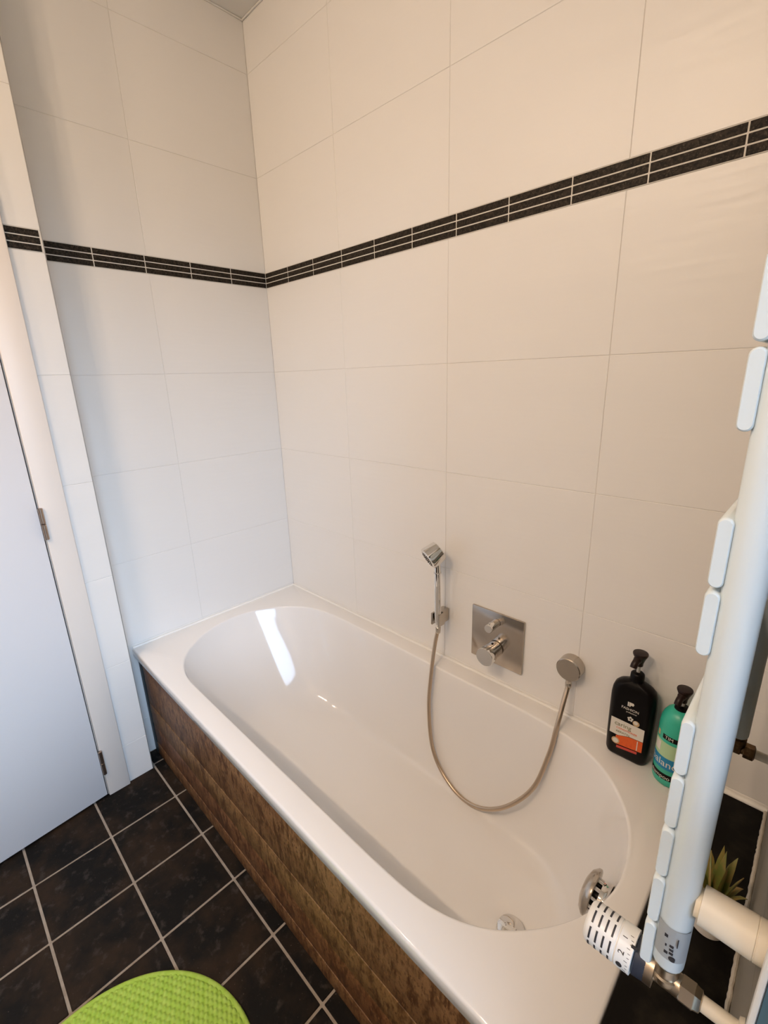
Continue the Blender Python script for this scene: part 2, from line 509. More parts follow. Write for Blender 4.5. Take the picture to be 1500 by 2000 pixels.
pd.cycles.is_portal = True
po = bpy.data.objects.new('window_portal', pd)
COL.objects.link(po)
po.location = (1.992, (WY0 + WY1) / 2, (WZ0 + WZ1) / 2)
po.rotation_euler = (0, math.radians(90), 0)

# ------------------------------------------------------------------ bathtub
H = 0.480
TX0, TX1, TY0, TY1 = 0.004, 1.697, -0.751, -0.004
OUT = [(0.363, -0.684), (0.290, -0.671), (0.216, -0.634), (0.157, -0.576), (0.110, -0.500), (0.081, -0.405), (0.086, -0.315), (0.114, -0.243), (0.158, -0.176),
       (0.218, -0.122), (0.300, -0.086), (0.400, -0.073), (0.52, -0.071), (0.68, -0.071), (0.84, -0.071), (1.0, -0.071), (1.14, -0.071), (1.26, -0.072), (1.36, -0.077), (1.435, -0.089),
       (1.503, -0.119), (1.556, -0.161), (1.598, -0.212), (1.625, -0.266), (1.641, -0.330), (1.645, -0.390), (1.634, -0.450), (1.611, -0.505),
       (1.580, -0.554), (1.540, -0.599), (1.492, -0.638), (1.430, -0.667), (1.360, -0.681), (1.26, -0.685), (1.14, -0.6855), (1.0, -0.6855), (0.84, -0.6855), (0.68, -0.6855), (0.52, -0.6855), (0.43, -0.685)]
def closed_curve(pts, n):
    P = [Vector((p[0], p[1], 0)) for p in pts]
    m = len(P)
    out = []
    for i in range(m):
        for s in range(24):
            t = s / 24
            a, b, c, d = P[i - 1], P[i], P[(i + 1) % m], P[(i + 2) % m]
            out.append(0.5 * ((2 * b) + (c - a) * t + (2 * a - 5 * b + 4 * c - d) * t * t + (3 * b - a - 3 * c + d) * t ** 3))
    for _ in range(60):   # smooth
        out = [(out[i - 1] + 2 * out[i] + out[(i + 1) % len(out)]) / 4 for i in range(len(out))]
    # resample by arc length
    ds = [0]
    for i in range(len(out)):
        ds.append(ds[-1] + (out[(i + 1) % len(out)] - out[i]).length)
    res, j = [], 0
    for k in range(n):
        s = ds[-1] * k / n
        while ds[j + 1] < s:
            j += 1
        f = (s - ds[j]) / (ds[j + 1] - ds[j])
        res.append(out[j] * (1 - f) + out[(j + 1) % len(out)] * f)
    return res
NT = 240
inner = closed_curve(OUT, NT)
nor = []
for i in range(NT):
    t = (inner[(i + 1) % NT] - inner[i - 1]).normalized()
    nor.append(Vector((t.y, -t.x, 0)))
cen = sum(inner, Vector()) / NT
if (inner[0] - cen).dot(nor[0]) < 0:
    nor = [-v for v in nor]
def rect_ray(p, inset, rc=0.012):
    # outward projection of inner point p onto the tub's outer rectangle
    d = p - cen
    best = 1e9
    for ax, lo, hi in ((0, TX0 + inset, TX1 - inset), (1, TY0 + inset, TY1 - inset)):
        if d[ax] > 1e-9:
            best = min(best, (hi - cen[ax]) / d[ax])
        elif d[ax] < -1e-9:
            best = min(best, (lo - cen[ax]) / d[ax])
    return cen + d * best
def snap_corners(ring, inset):
    for cx in (TX0 + inset, TX1 - inset):
        for cy in (TY0 + inset, TY1 - inset):
            c = Vector((cx, cy, 0))
            k = min(range(NT), key=lambda i: (ring[i] - c).length)
            ring[k] = c
    return ring
base = snap_corners([rect_ray(p, 0.0) for p in inner], 0.0)
ext = lambda ins, z: [Vector((min(max(p.x, TX0 + ins), TX1 - ins), min(max(p.y, TY0 + ins), TY1 - ins), z)) for p in base]
rings = [ext(0.030, H - 0.0352), ext(0.002, H - 0.0352), ext(0.0, H - 0.033), ext(0.0, H - 0.0065), ext(0.0010, H - 0.0032), ext(0.003, H - 0.0010), ext(0.0065, H)]
off = lambda d, z: [p + n * d + Vector((0, 0, z)) for p, n in zip(inner, nor)]
rings += [off(0.0070, H), off(0.0040, H - 0.0005), off(0.0014, H - 0.0024), off(0.0, H - 0.0062)]
def bottom(p, b):
    # basin outline at blend b (0 rim, 1 floor): sloping back at the left, steep foot end
    x = p.x
    xb = 0.52 + (x - 0.08) / (1.645 - 0.08) * (1.50 - 0.52)
    yb = -0.378 + (p.y + 0.378) * 0.70
    return Vector((x + (xb - x) * b, p.y + (yb - p.y) * b, 0))
for b, z in ((0.05, 0.435), (0.11, 0.395), (0.19, 0.340), (0.27, 0.285), (0.35, 0.230), (0.43, 0.182), (0.52, 0.143), (0.62, 0.115), (0.73, 0.096), (0.86, 0.085), (1.0, 0.080), (1.25, 0.078)):
    ring = [bottom(p, min(b, 1.0)) for p in inner]
    if b > 1:
        c2 = sum(ring, Vector()) / NT
        ring = [c2 + (p - c2) * 0.8 for p in ring]
    rings.append([Vector((p.x, p.y, z)) for p in ring])
tub = thing('bathtub', 'long white enamelled built-in bathtub with oval basin under the tiled wall', 'bathtub', (0.85, -0.375, 0.0))
bm = bmesh.new()
loft(bm, rings, cap0=False, cap1=True)
finish('basin', bm, M_TUB, tub, angle=60)
bm = bmesh.new()
tube(bm, [(0.006, -0.003, H - 0.001), (1.697, -0.003, H - 0.001)], 0.0062, n=14)
tube(bm, [(0.003, -0.747, H - 0.001), (0.003, -0.004, H - 0.001)], 0.0062, n=14)
finish('silicone_bead', bm, M_SILI, tub)
bm = bmesh.new()
box(bm, 0.06, 1.69, -0.70, -0.02, 0.0, 0.055, 0.01)
finish('support_frame', bm, M_WPLAST, tub)
# overflow knob on the foot end
OV = Vector((1.630, -0.380, 0.392))
ax = Vector((-1.0, 0.0, 0.10)).normalized()
ov = finish('overflow_rosette', L(OV + ax * 0.001, ax, [(0, 0.020), (0.0, 0.036), (0.004, 0.038), (0.016, 0.036), (0.018, 0.02)], n=40), M_CHROME, tub)
finish('overflow_knob', L(OV + ax * 0.027, ax, [(0, 0.020), (0.0, 0.046), (0.002, 0.049), (0.008, 0.048), (0.017, 0.038), (0.022, 0.022), (0.0225, 0.010)], n=48), M_SATIN, ov)
finish('knob_shaft', L(OV + ax * 0.017, ax, [(0, 0.022), (0.012, 0.022)], n=24), M_BLACK, ov)
bm = bmesh.new()
a_, u_, v_ = frame(ax)
for k in range(10):
    an = 2 * math.pi * k / 10
    c = OV + ax * 0.0225 + (u_ * math.cos(an) + v_ * math.sin(an)) * 0.030
    lathe(bm, c - ax * 0.006, ax, [(0, 0.004), (0.012, 0.004)], n=8)
finish('grip_ribs', bm, M_CHROME, ov)
dr = finish('drain_ring', L((1.424, -0.378, 0.0795), (0, 0, 1), [(0, 0.034), (0.003, 0.036), (0.004, 0.030), (0.002, 0.026)], n=36), M_CHROME, tub)
finish('drain_plug', L((1.424, -0.378, 0.083), (0, 0, 1), [(0, 0.012), (0.005, 0.012), (0.006, 0.031), (0.009, 0.033), (0.014, 0.024), (0.017, 0.010), (0.0175, 0.002)], n=36), M_CHROME, dr)

# plank panel in front of the tub
panel = finish('bath_panel', B(0.030, 1.697, -0.729, -0.716, 0.0, 0.4445), M_DARK, tub, smooth=False)
panel['label'] = 'brown wood plank panel under the front rim'
zb = [0.001, 0.060, 0.153, 0.246, 0.4440]
for k, (a, b) in enumerate(zip(zb, zb[1:])):
    d = [0.0, 0.0012, 0.0004, 0.0014, 0.0008][k]
    finish('plank', B(0.041, 1.697, -0.7395 + d, -0.729, a + 0.0006, b - 0.0006, 0.0016), M_WOOD[k % 3], panel)
finish('end_strip', B(0.010, 0.0395, -0.7398, -0.716, 0.0, 0.4445, 0.001), M_DARK, panel)

# ------------------------------------------------------------------ tiled ledge between tub and right wall
ledge = thing('tiled_ledge', 'black tiled ledge between the end of the bathtub and the right wall', 'ledge', (1.768, -0.40, 0.0))
finish('ledge_body', B(1.6985, XR - 0.001, -0.760, -0.001, 0.0, 0.470), M_GROUT, ledge, smooth=False)
finish('ledge_tile', B(1.6985, XR - 0.001, -0.345, -0.002, 0.470, 0.4785, 0.001, seg=1), M_LEDGE, ledge)
finish('ledge_tile', B(1.6985, XR - 0.001, -0.760, -0.3465, 0.470, 0.4785, 0.001, seg=1), M_LEDGE, ledge)
bm = bmesh.new()
pts, rad = [], []
for k in range(120):
    y = -0.755 + 0.752 * k / 119
    pts.append((XR - 0.0035 + random.uniform(-0.0004, 0.0004), y, 0.4795))
    rad.append(0.0036 + random.uniform(-0.0006, 0.0006))
tube(bm, pts, rad, n=8)
finish('silicone_bead', bm, M_RSILI, ledge)
bm = bmesh.new()
tube(bm, [(1.700, -0.003, H - 0.001), (XR - 0.001, -0.003, H - 0.001)], 0.0075, n=14)
finish('back_bead', bm, M_SILI, ledge)

# ------------------------------------------------------------------ hand shower, holder, hose, outlet
hold = thing('shower_holder', 'chrome wall holder carrying the hand shower', 'shower holder', (0.931, 0.0, 0.655))
bm = bmesh.new()
box(bm, 0.917, 0.945, -0.038, -0.0005, 0.632, 0.680, 0.004)
finish('wall_block', bm, M_SATIN, hold)
for s in (-1, 1):
    bm = bmesh.new()
    ring = rrect(0.007, 0.044, 0.003, 3)
    x = 0.935 + s * 0.0145
    loft(bm, [[Vector((x + p[0], -0.038, 0.656 + p[1])) for p in ring], [Vector((x + p[0], -0.066, 0.656 + p[1])) for p in ring]])
    finish('fork_arm', bm, M_SATIN, hold)

hs = thing('hand_shower', 'chrome hand shower with short round head standing in the wall holder', 'hand shower', (0.938, -0.055, 0.64))
HX, HY = 0.938, -0.0545
finish('handle', L((HX, HY, 0.628), (0.0, -0.02, 1.0), [(0, 0.0085), (0.004, 0.0105), (0.05, 0.0118), (0.12, 0.0110), (0.22, 0.0100), (0.252, 0.0090), (0.253, 0.005)], n=28), M_CHROME, hs)
finish('collar_ring', L((HX, HY - 0.0040, 0.826), (0.0, -0.02, 1.0), [(0, 0.0105), (0.001, 0.0130), (0.004, 0.0130), (0.005, 0.0105)], n=28), M_CHROME, hs)
hc = Vector((HX - 0.006, HY + 0.006, 0.898))
ha = Vector((-0.40, -0.77, -0.50)).normalized()
hd = finish('head', L(hc - ha * 0.010, ha, [(0, 0.012), (0.001, 0.029), (0.004, 0.0345), (0.044, 0.0385), (0.051, 0.0380), (0.053, 0.034)], n=44), M_CHROME, hs)
sf = finish('spray_face', L(hc + ha * 0.0425, ha, [(0, 0.0305), (0.0015, 0.0295)], n=36), M_SATIN, hd)
bm = bmesh.new()
a_, u_, v_ = frame(ha)
for r, n in ((0.008, 6), (0.016, 10), (0.023, 14)):
    for k in range(n):
        an = 2 * math.pi * k / n
        lathe(bm, hc + ha * 0.044 + (u_ * math.cos(an) + v_ * math.sin(an)) * r, ha, [(0, 0.0020), (0.0014, 0.0012)], n=6)
finish('nozzles', bm, M_BLACK, hd)

outl = thing('wall_outlet', 'round satin chrome hose outlet on the wall left of the black bottle', 'wall outlet', (1.377, 0, 0.652))
OC = Vector((1.377, -0.0006, 0.651))
finish('round_body', L(OC, (0, -1, 0), [(0, 0.034), (0.003, 0.0345), (0.033, 0.034), (0.035, 0.032), (0.0352, 0.025)], n=48), M_SATIN, outl)
finish('hose_nipple', L((OC.x, -0.020, OC.z - 0.030), (0, 0, -1), [(0, 0.0085), (0.018, 0.0085), (0.020, 0.0075)], n=20), M_SATIN, outl)

hose = thing('shower_hose', 'metal shower hose hanging in a loop into the bathtub', 'hose', (1.16, -0.1, 0.2))
hp = [(HX, HY + 0.001, 0.618), (0.931, -0.062, 0.560), (0.936, -0.086, 0.476), (0.939, -0.106, 0.329), (0.975, -0.126, 0.181),
      (1.062, -0.145, 0.109), (1.163, -0.157, 0.106), (1.263, -0.154, 0.171), (1.340, -0.126, 0.276), (1.371, -0.100, 0.404), (1.3785, -0.083, 0.484), (1.378, -0.050, 0.545), (1.3772, -0.024, 0.588), (1.377, -0.020, 0.606)]
bm = bmesh.new()
tube(bm, catmull(hp, 14), 0.0066, n=14)
finish('metal_tube', bm, M_HOSE, hose)
finish('hose_nut', L((HX, HY + 0.0005, 0.604), (0.01, 0.01, 1), [(0, 0.0072), (0.002, 0.0082), (0.022, 0.0095), (0.024, 0.008)], n=20), M_SATIN, hose)
finish('hose_nut', L((1.377, -0.020, 0.587), (0, 0, 1), [(0, 0.0072), (0.002, 0.0085), (0.014, 0.0090), (0.016, 0.008)], n=20), M_SATIN, hose)

# ------------------------------------------------------------------ thermostatic mixer
mx = thing('bath_mixer', 'square chrome bath mixer plate with two round knobs on the wall', 'mixer tap', (1.135, 0, 0.64))
bm = bmesh.new()
box(bm, 1.043, 1.227, -0.0085, -0.0006, 0.5475, 0.7305, 0.0022)
finish('cover_plate', bm, M_PLATE, mx)
kb = finish('temperature_knob', L((1.135, -0.0085, 0.605), (0, -1, 0), [(0, 0.023), (0.004, 0.023), (0.0042, 0.026), (0.032, 0.027), (0.0325, 0.0255), (0.034, 0.0255), (0.0345, 0.0275), (0.066, 0.0295), (0.068, 0.0285), (0.0682, 0.02)], n=48), M_CHROME, mx)
finish('grip_pin', L((1.135, -0.060, 0.5785), (0, 0, -1), [(0, 0.0035), (0.010, 0.0035), (0.011, 0.002)], n=14), M_CHROME, kb)
finish('stop_button', L((1.135, -0.030, 0.630), (0, 0, 1), [(0, 0.004), (0.0035, 0.0035), (0.004, 0.002)], n=14), M_BLACK, kb)
kb2 = finish('diverter_knob', L((1.135, -0.0085, 0.697), (0, -1, 0), [(0, 0.011), (0.003, 0.011), (0.0032, 0.0125), (0.022, 0.0125), (0.0222, 0.0115), (0.024, 0.0115), (0.0242, 0.0128), (0.050, 0.0135), (0.052, 0.0125), (0.0522, 0.008)], n=36), M_CHROME, mx)
finish('grip_pin', L((1.135, -0.052, 0.709), (0, 0, 1), [(0, 0.0025), (0.006, 0.0025), (0.0065, 0.0015)], n=12), M_CHROME, kb2)

# ------------------------------------------------------------------ bottles
def pump(t, x, y, z, s=1.0, m_head=M_BROWNP, hs=1.0):
    finish('pump_collar', L((x, y, z), (0, 0, 1), [(0, 0.0150 * s), (0.003 * hs, 0.0165 * s), (0.020 * hs, 0.0155 * s), (0.024 * hs, 0.012 * s), (0.025 * hs, 0.006)], n=28), M_BLACK, t)
    finish('pump_stem', L((x, y, z + 0.022 * hs), (0, 0, 1), [(0, 0.0042), (0.026 * hs, 0.0042)], n=16), M_PAPER, t)
    h = finish('pump_head', L((x, y, z + 0.044 * hs), (0, 0, 1), [(0, 0.0085 * s), (0.008, 0.0090 * s), (0.020, 0.0125 * s), (0.030, 0.0170 * s), (0.033, 0.0174 * s), (0.035, 0.0165 * s), (0.036, 0.012 * s)], n=28), m_head, t)
    bm = bmesh.new()
    tube(bm, catmull([(x, y, z + 0.044 * hs + 0.020), (x - 0.003, y - 0.012, z + 0.044 * hs + 0.018), (x - 0.005, y - 0.021, z + 0.044 * hs + 0.012), (x - 0.006, y - 0.026, z + 0.044 * hs + 0.003)], 5), [0.0095 * s] * 6 + [0.0080 * s] * 10, n=14)
    finish('nozzle', bm, m_head, h)

bb = thing('pump_bottle', 'flat black pump bottle with white and orange label on the tub rim', 'bottle', (1.550, -0.042, H))
bxc, byc = 1.550, -0.041
bm = bmesh.new()
prof = [(0.0006, 0.086, 0.036, 0.016), (0.004, 0.094, 0.043, 0.018), (0.012, 0.099, 0.047, 0.019), (0.06, 0.102, 0.050, 0.020), (0.14, 0.104, 0.050, 0.020), (0.178, 0.104, 0.049, 0.020),
        (0.195, 0.101, 0.046, 0.020), (0.207, 0.093, 0.043, 0.019), (0.215, 0.078, 0.039, 0.017), (0.221, 0.056, 0.034, 0.0165), (0.2245, 0.036, 0.030, 0.0149), (0.227, 0.030, 0.028, 0.0139)]
loft(bm, [[Vector((bxc + p[0], byc + p[1], H + z)) for p in rrect(wd, dp, r, 6)] for z, wd, dp, r in prof])
finish('body', bm, M_BLACK, bb, angle=50)
pump(bb, bxc, byc, H + 0.226)
yl = byc - 0.0255
def flat(name, m, parent, poly, y, th=0.0004):
    bm = bmesh.new()
    loft(bm, [[Vector((p[0], y, p[1])) for p in poly], [Vector((p[0], y - th, p[1])) for p in poly]])
    return finish(name, bm, m, parent, smooth=False)
lab = flat('label', M_PAPER, bb, [(1.510, 0.595), (1.588, 0.593), (1.588, 0.558), (1.556, 0.556), (1.530, 0.547), (1.510, 0.548)], yl)
flat('orange_block', M_ORANGE, bb, [(1.526, 0.545), (1.556, 0.5545), (1.588, 0.557), (1.588, 0.526), (1.526, 0.519)], yl - 0.0001)
flat('red_bar', M_RED, bb, [(1.530, 0.516), (1.578, 0.522), (1.578, 0.515), (1.530, 0.509)], yl)
flat('orange_line', M_PAPER, bb, [(1.5755, 0.554), (1.5775, 0.5545), (1.5775, 0.527), (1.5755, 0.5265)], yl - 0.0006)
text('caring', 0.0165, M_OLIVE, 'lettering', bb, (1.539, yl - 0.0006, 0.581), ROT_FRONT)
text('CONDITIONER', 0.0072, M_ORANGE, 'lettering', bb, (1.549, yl - 0.0006, 0.569), ROT_FRONT)
text('KERATIN', 0.0080, M_OLIVE, 'lettering', bb, (1.541, yl - 0.0006, 0.5585), ROT_FRONT)
text('FASHION', 0.0098, M_PAPER, 'lettering', bb, (1.550, yl + 0.0002, 0.634), ROT_FRONT)
text('professional', 0.0050, M_PAPER, 'lettering', bb, (1.554, yl + 0.0002, 0.6255), ROT_FRONT)
flat('emblem', M_PAPER, bb, [(1.5430, 0.655), (1.5460, 0.655), (1.5460, 0.643), (1.5430, 0.643)], yl + 0.0002)
flat('emblem', M_PAPER, bb, [(1.5470, 0.655), (1.5560, 0.655), (1.5580, 0.651), (1.5560, 0.647), (1.5500, 0.647), (1.5500, 0.643), (1.5470, 0.643)], yl + 0.0002)
finish('badge', L((1.5265, yl, 0.529), (0, -1, 0), [(0, 0.0095), (0.0006, 0.0095)], n=20), M_NUT, bb)
finish('badge_rim', L((1.5265, yl - 0.0005, 0.529), (0, -1, 0), [(0, 0.0065), (0.0006, 0.0065)], n=20), M_PAPER, bb)
finish('nut_print', L((1.5675, yl, 0.602), (0, -1, 0), [(0, 0.0078), (0.0006, 0.0078)], n=18), M_NUT, bb)
finish('nut_print', L((1.5665, yl - 0.0005, 0.604), (0, -1, 0), [(0, 0.0050), (0.0006, 0.0050)], n=18), M_PAPER, bb)
bm = bmesh.new()
for k in range(5):
    an = 2 * math.pi * k / 5 + 0.3
    lathe(bm, (1.5535 + 0.0045 * math.cos(an), yl, 0.6085 + 0.0045 * math.sin(an)), (0, -1, 0), [(0, 0.0026), (0.0006, 0.0026)], n=10)
finish('flower_print', bm, M_PAPER, bb)

tb = thing('pump_bottle', 'round teal shampoo pump bottle behind the white radiator bars', 'bottle', (1.652, -0.050, H))
txc, tyc = 1.652, -0.050
finish('body', L((txc, tyc, H + 0.0006), (0, 0, 1), [(0, 0.033), (0.003, 0.037), (0.010, 0.039), (0.150, 0.039), (0.170, 0.0375), (0.183, 0.034), (0.194, 0.028), (0.201, 0.020), (0.204, 0.014)], n=48), M_TEAL, tb)
pump(tb, txc, tyc, H + 0.199, 0.95, hs=0.55)
def band(name, m, z0, z1, a0, a1, r=0.0393, skew=0.0):
    bm = bmesh.new()
    n = 24
    R = []
    for k in range(n + 1):
        a = math.radians(a0 + (a1 - a0) * k / n)
        dz = skew * k / n
        R.append([bm.verts.new((txc + rr * math.cos(a), tyc + rr * math.sin(a), H + z + dz)) for z, rr in ((z0, r - 0.0006), (z0, r), (z1, r), (z1, r - 0.0006))])
    for p, q in zip(R, R[1:]):
        for k in range(4):
            bm.faces.new((p[k], q[k], q[(k + 1) % 4], p[(k + 1) % 4]))
    bm.faces.new(R[0])
    bm.faces.new(R[-1][::-1])
    return finish(name, bm, m, tb)
band('black_band', M_BLACK, 0.131, 0.143, 235, 330)
band('black_band', M_BLACK, 0.131, 0.146, 176, 192)
band('gold_mark', M_NUT, 0.130, 0.144, 208, 220)
band('label', M_LGREEN, 0.082, 0.122, 190, 330, 0.0392)
band('pale_swirl', M_PAPER, 0.092, 0.117, 205, 232, 0.0395)
band('blue_band', M_BLUE, 0.048, 0.080, 180, 330, 0.0394, skew=0.004)
band('black_band', M_BLACK, 0.020, 0.036, 180, 330, 0.0394, skew=0.003)
def wrap_text(body, size, m, z, a0, r):
    cu = bpy.data.curves.new('lettering', 'FONT')
    cu.body, cu.size, cu.extrude = body, size, 0.0
    cu.align_y = 'CENTER'
    t = bpy.data.objects.new('lettering', cu)
    COL.objects.link(t)
    me = bpy.data.meshes.new_from_object(t.evaluated_get(bpy.context.evaluated_depsgraph_get()))
    bpy.data.objects.remove(t)
    for v in me.vertices:
        a = math.radians(a0) + v.co.x / r
        v.co = (txc + r * math.cos(a), tyc + r * math.sin(a), H + z + v.co.y)
    me.materials.clear()
    me.materials.append(m)
    return mesh_obj('lettering', me, tb)
wrap_text('TIM', 0.012, M_PAPER, 0.137, 243, 0.0397)
wrap_text('balance', 0.026, M_PAPER, 0.066, 200, 0.0399)
wrap_text('shampoo', 0.014, M_PAPER, 0.0285, 205, 0.0399)

# ------------------------------------------------------------------ towel radiator
rad = thing('towel_radiator', 'white towel radiator with flat bars seen edge-on at the right', 'radiator', (1.769, -0.505, 0.84))
def post(y):
    bm = bmesh.new()
    out = rrect(0.030, 0.036, 0.0145, 8)
    R = []
    for z, s in ((0.8395, 0.86), (0.8410, 0.95), (0.8440, 1.0), (1.6960, 1.0), (1.6990, 0.95), (1.7000, 0.86)):
        R.append([Vector((1.768 + p[0] * s, y + p[1] * s, z)) for p in out])
    loft(bm, R)
    return finish('post', bm, M_RAD, rad, angle=50)
Y1, Y2 = -0.725, -0.285
p1 = post(Y1)
p2 = post(Y2)
zbar = [0.826 + 0.0640 * k for k in range(5)] + [1.2110, 1.2750] + [1.4030, 1.4670] + [1.598, 1.662]
for z in zbar:
    bm = bmesh.new()
    R = []
    for y, s in ((Y1 - 0.014, 0.80), (Y1 - 0.0125, 0.95), (Y1 - 0.010, 1.0), (Y2 + 0.010, 1.0), (Y2 + 0.0125, 0.95), (Y2 + 0.014, 0.80)):
        R.append([Vector((1.7495 + p[0] * s, y, z + 0.030 + p[1] * (s if s == 1 else 1 - (1 - s) * 0.25))) for p in rrect(0.0115, 0.0605, 0.0055, 5)])
    loft(bm, R)
    finish('bar', bm, M_RAD, rad, angle=50)
for y, z in ((Y1, 0.938), (Y1, 1.62), (Y2, 1.62)):
    if True:
        b = finish('wall_bracket', L((1.781, y - 0.002, z), (1, 0, 0), [(0, 0.0140), (0.004, 0.0140), (0.0045, 0.0185), (0.0465, 0.0195), (0.0470, 0.0188), (0.0476, 0.0188), (0.0480, 0.0195), (0.0563, 0.0195)], n=40), M_CREAM, rad)
# grey rating label on the near post
bm = bmesh.new()
out = rrect(0.0312, 0.0372, 0.0150, 16)
sel = [p for p in out if p[1] < 0.002 and p[0] > -0.0125 and p[0] < 0.0154]
sel.sort(key=lambda p: math.atan2(p[1] + 0.0, p[0]))
lo_, hi_ = [], []
for p in sel:
    lo_.append(bm.verts.new((1.768 + p[0], Y1 + p[1], 0.8590)))
    hi_.append(bm.verts.new((1.768 + p[0], Y1 + p[1], 0.9030)))
for k in range(len(lo_) - 1):
    bm.faces.new((lo_[k], lo_[k + 1], hi_[k + 1], hi_[k]))
lbl = finish('rating_label', bm, M_GREY, rad)
yy = Y1 - 0.0188
for (x, z, wd, hh) in ((1.7645, 0.8905, 0.0030, 0.0035), (1.7655, 0.8780, 0.0014, 0.0030), (1.7705, 0.8800, 0.0036, 0.0030), (1.7708, 0.8750, 0.0036, 0.0028), (1.7710, 0.8702, 0.0036, 0.0028), (1.7665, 0.8685, 0.0034, 0.0034), (1.7750, 0.8880, 0.0008, 0.0100)):
    finish('printed_mark', B(x - wd / 2, x + wd / 2, yy - 0.0002, yy + 0.0022, z - hh / 2, z + hh / 2), M_INK, lbl, smooth=False)
finish('printed_emblem', L((1.7725, yy + 0.0022, 0.8635), (0, -1, 0), [(0, 0.0030), (0.0025, 0.0030)], n=16), M_INK, lbl)

# thermostatic valve under the near post
VZ, VY = 0.8130, -0.727
tv = thing('radiator_valve', 'thermostatic radiator valve with slotted white head below the near radiator post', 'valve', (1.765, VY, VZ))
hb = finish('thermostat_head', L((1.6865, VY, VZ), (1, 0, 0), [(0, 0.0150), (0.0005, 0.0190), (0.003, 0.0215), (0.006, 0.0225), (0.034, 0.0228), (0.0345, 0.0222), (0.036, 0.0222), (0.0365, 0.0232), (0.052, 0.0232), (0.0525, 0.021)], n=56), M_WPLAST, tv)
for j in range(4):
    x = 1.6945 + 0.0073 * j
    for k in range(8):
        bm = bmesh.new()
        R = []
        for q in range(7):
            a = 2 * math.pi * (k + 0.12 + 0.76 * q / 6) / 8
            R.append([Vector((x + dx, VY + r * math.cos(a), VZ + r * math.sin(a))) for dx, r in ((-0.0010, 0.0215), (-0.0010, 0.0230), (0.0010, 0.0230), (0.0010, 0.0215))])
        loft(bm, R)
        finish('vent_slot', bm, M_INK, hb, smooth=False)
finish('collar', L((1.7395, VY, VZ), (1, 0, 0), [(0, 0.0195), (0.001, 0.0205), (0.012, 0.0195), (0.0125, 0.015)], n=40), M_DKBLUE, tv)
# scale marks on the head
bm = bmesh.new()
for k in range(12):
    a = math.radians(95 + 11 * k)
    c = Vector((1.7345 + (0.001 if k % 3 else 0), VY + 0.0232 * math.cos(a), VZ + 0.0232 * math.sin(a)))
    lathe(bm, c, (1, 0, 0), [(-0.0012 if k % 3 else -0.0022, 0.0003), (0.0012, 0.0003)], n=6)
finish('scale_marks', bm, M_INK, hb)
def head_text(body, a, size):
    a = math.radians(a)
    n = Vector((0, math.cos(a), math.sin(a)))
    u = Vector((0, -math.sin(a), math.cos(a)))
    R = Matrix((( u.x, -1, n.x), (u.y, 0, n.y), (u.z, 0, n.z)))
    if R.determinant() < 0:
        R = Matrix(((-u.x, -1, n.x), (-u.y, 0, n.y), (-u.z, 0, n.z)))
    text(body, size, M_INK, 'lettering', hb, Vector((1.7285, VY, VZ)) + n * 0.0234, R)
head_text('2', 146, 0.009)
head_text('1', 108, 0.007)
a3 = math.radians(183)
finish('printed_emblem', L((1.7285, VY + 0.0226 * math.cos(a3), VZ + 0.0226 * math.sin(a3)), (0, math.cos(a3), math.sin(a3)), [(0, 0.0032), (0.001, 0.0032)], n=18), M_INK, hb)
finish('pointer', B(1.7355, 1.7415, VY - 0.012, VY - 0.009, VZ + 0.0185, VZ + 0.022, 0.0005), M_INK, hb)
bm = bmesh.new()
lathe(bm, (1.7505, VY, VZ), (1, 0, 0), [(0, 0.0185), (0.0005, 0.0195), (0.009, 0.0195), (0.0095, 0.012), (0.012, 0.0110), (0.034, 0.0120), (0.0345, 0.009)], n=28)
finish('valve_body', bm, M_NICK, tv)
finish('post_union', L((1.768, VY + 0.001, VZ - 0.004), (0, 0, 1), [(0, 0.0125), (0.006, 0.0150), (0.012, 0.0150), (0.013, 0.0128), (0.0262, 0.0128)], n=32), M_NICK, tv)
finish('union_nut', L((1.7830, VY, VZ), (1, 0, 0), [(0, 0.0128), (0.001, 0.0138), (0.013, 0.0138), (0.014, 0.0128), (0.019, 0.0115), (0.020, 0.009)], n=6), M_NICK, tv)
finish('supply_pipe', L((1.8000, VY, VZ), (1, 0, 0), [(0, 0.0080), (0.0365, 0.0080)], n=24), M_CREAM, tv)
finish('pipe_rosette', L((1.8325, VY, VZ), (1, 0, 0), [(0, 0.0085), (0.0005, 0.0120), (0.0045, 0.0135)], n=28), M_CREAM, tv)
# return valve under the far post
rv = thing('radiator_valve', 'old brass return valve below the far radiator post near the corner', 'valve', (1.768, Y2, 0.815))
finish('post_union', L((1.768, Y2, 0.8180), (0, 0, 1), [(-0.008, 0.011), (0, 0.0130), (0.010, 0.0140), (0.016, 0.0140), (0.0165, 0.0125), (0.0212, 0.0125)], n=28), M_BRASS, rv)
finish('valve_elbow', L((1.756, Y2, 0.8130), (1, 0, 0), [(0, 0.009), (0.002, 0.0115), (0.020, 0.0115), (0.021, 0.009), (0.026, 0.009)], n=24), M_BRASS, rv)
finish('union_nut', L((1.7800, Y2, 0.8130), (1, 0, 0), [(0, 0.0122), (0.001, 0.0132), (0.014, 0.0132), (0.016, 0.009)], n=6), M_BRASS, rv)
finish('return_pipe', L((1.7940, Y2, 0.8130), (1, 0, 0), [(0, 0.0075), (0.0425, 0.0075)], n=20), M_CREAM, rv)

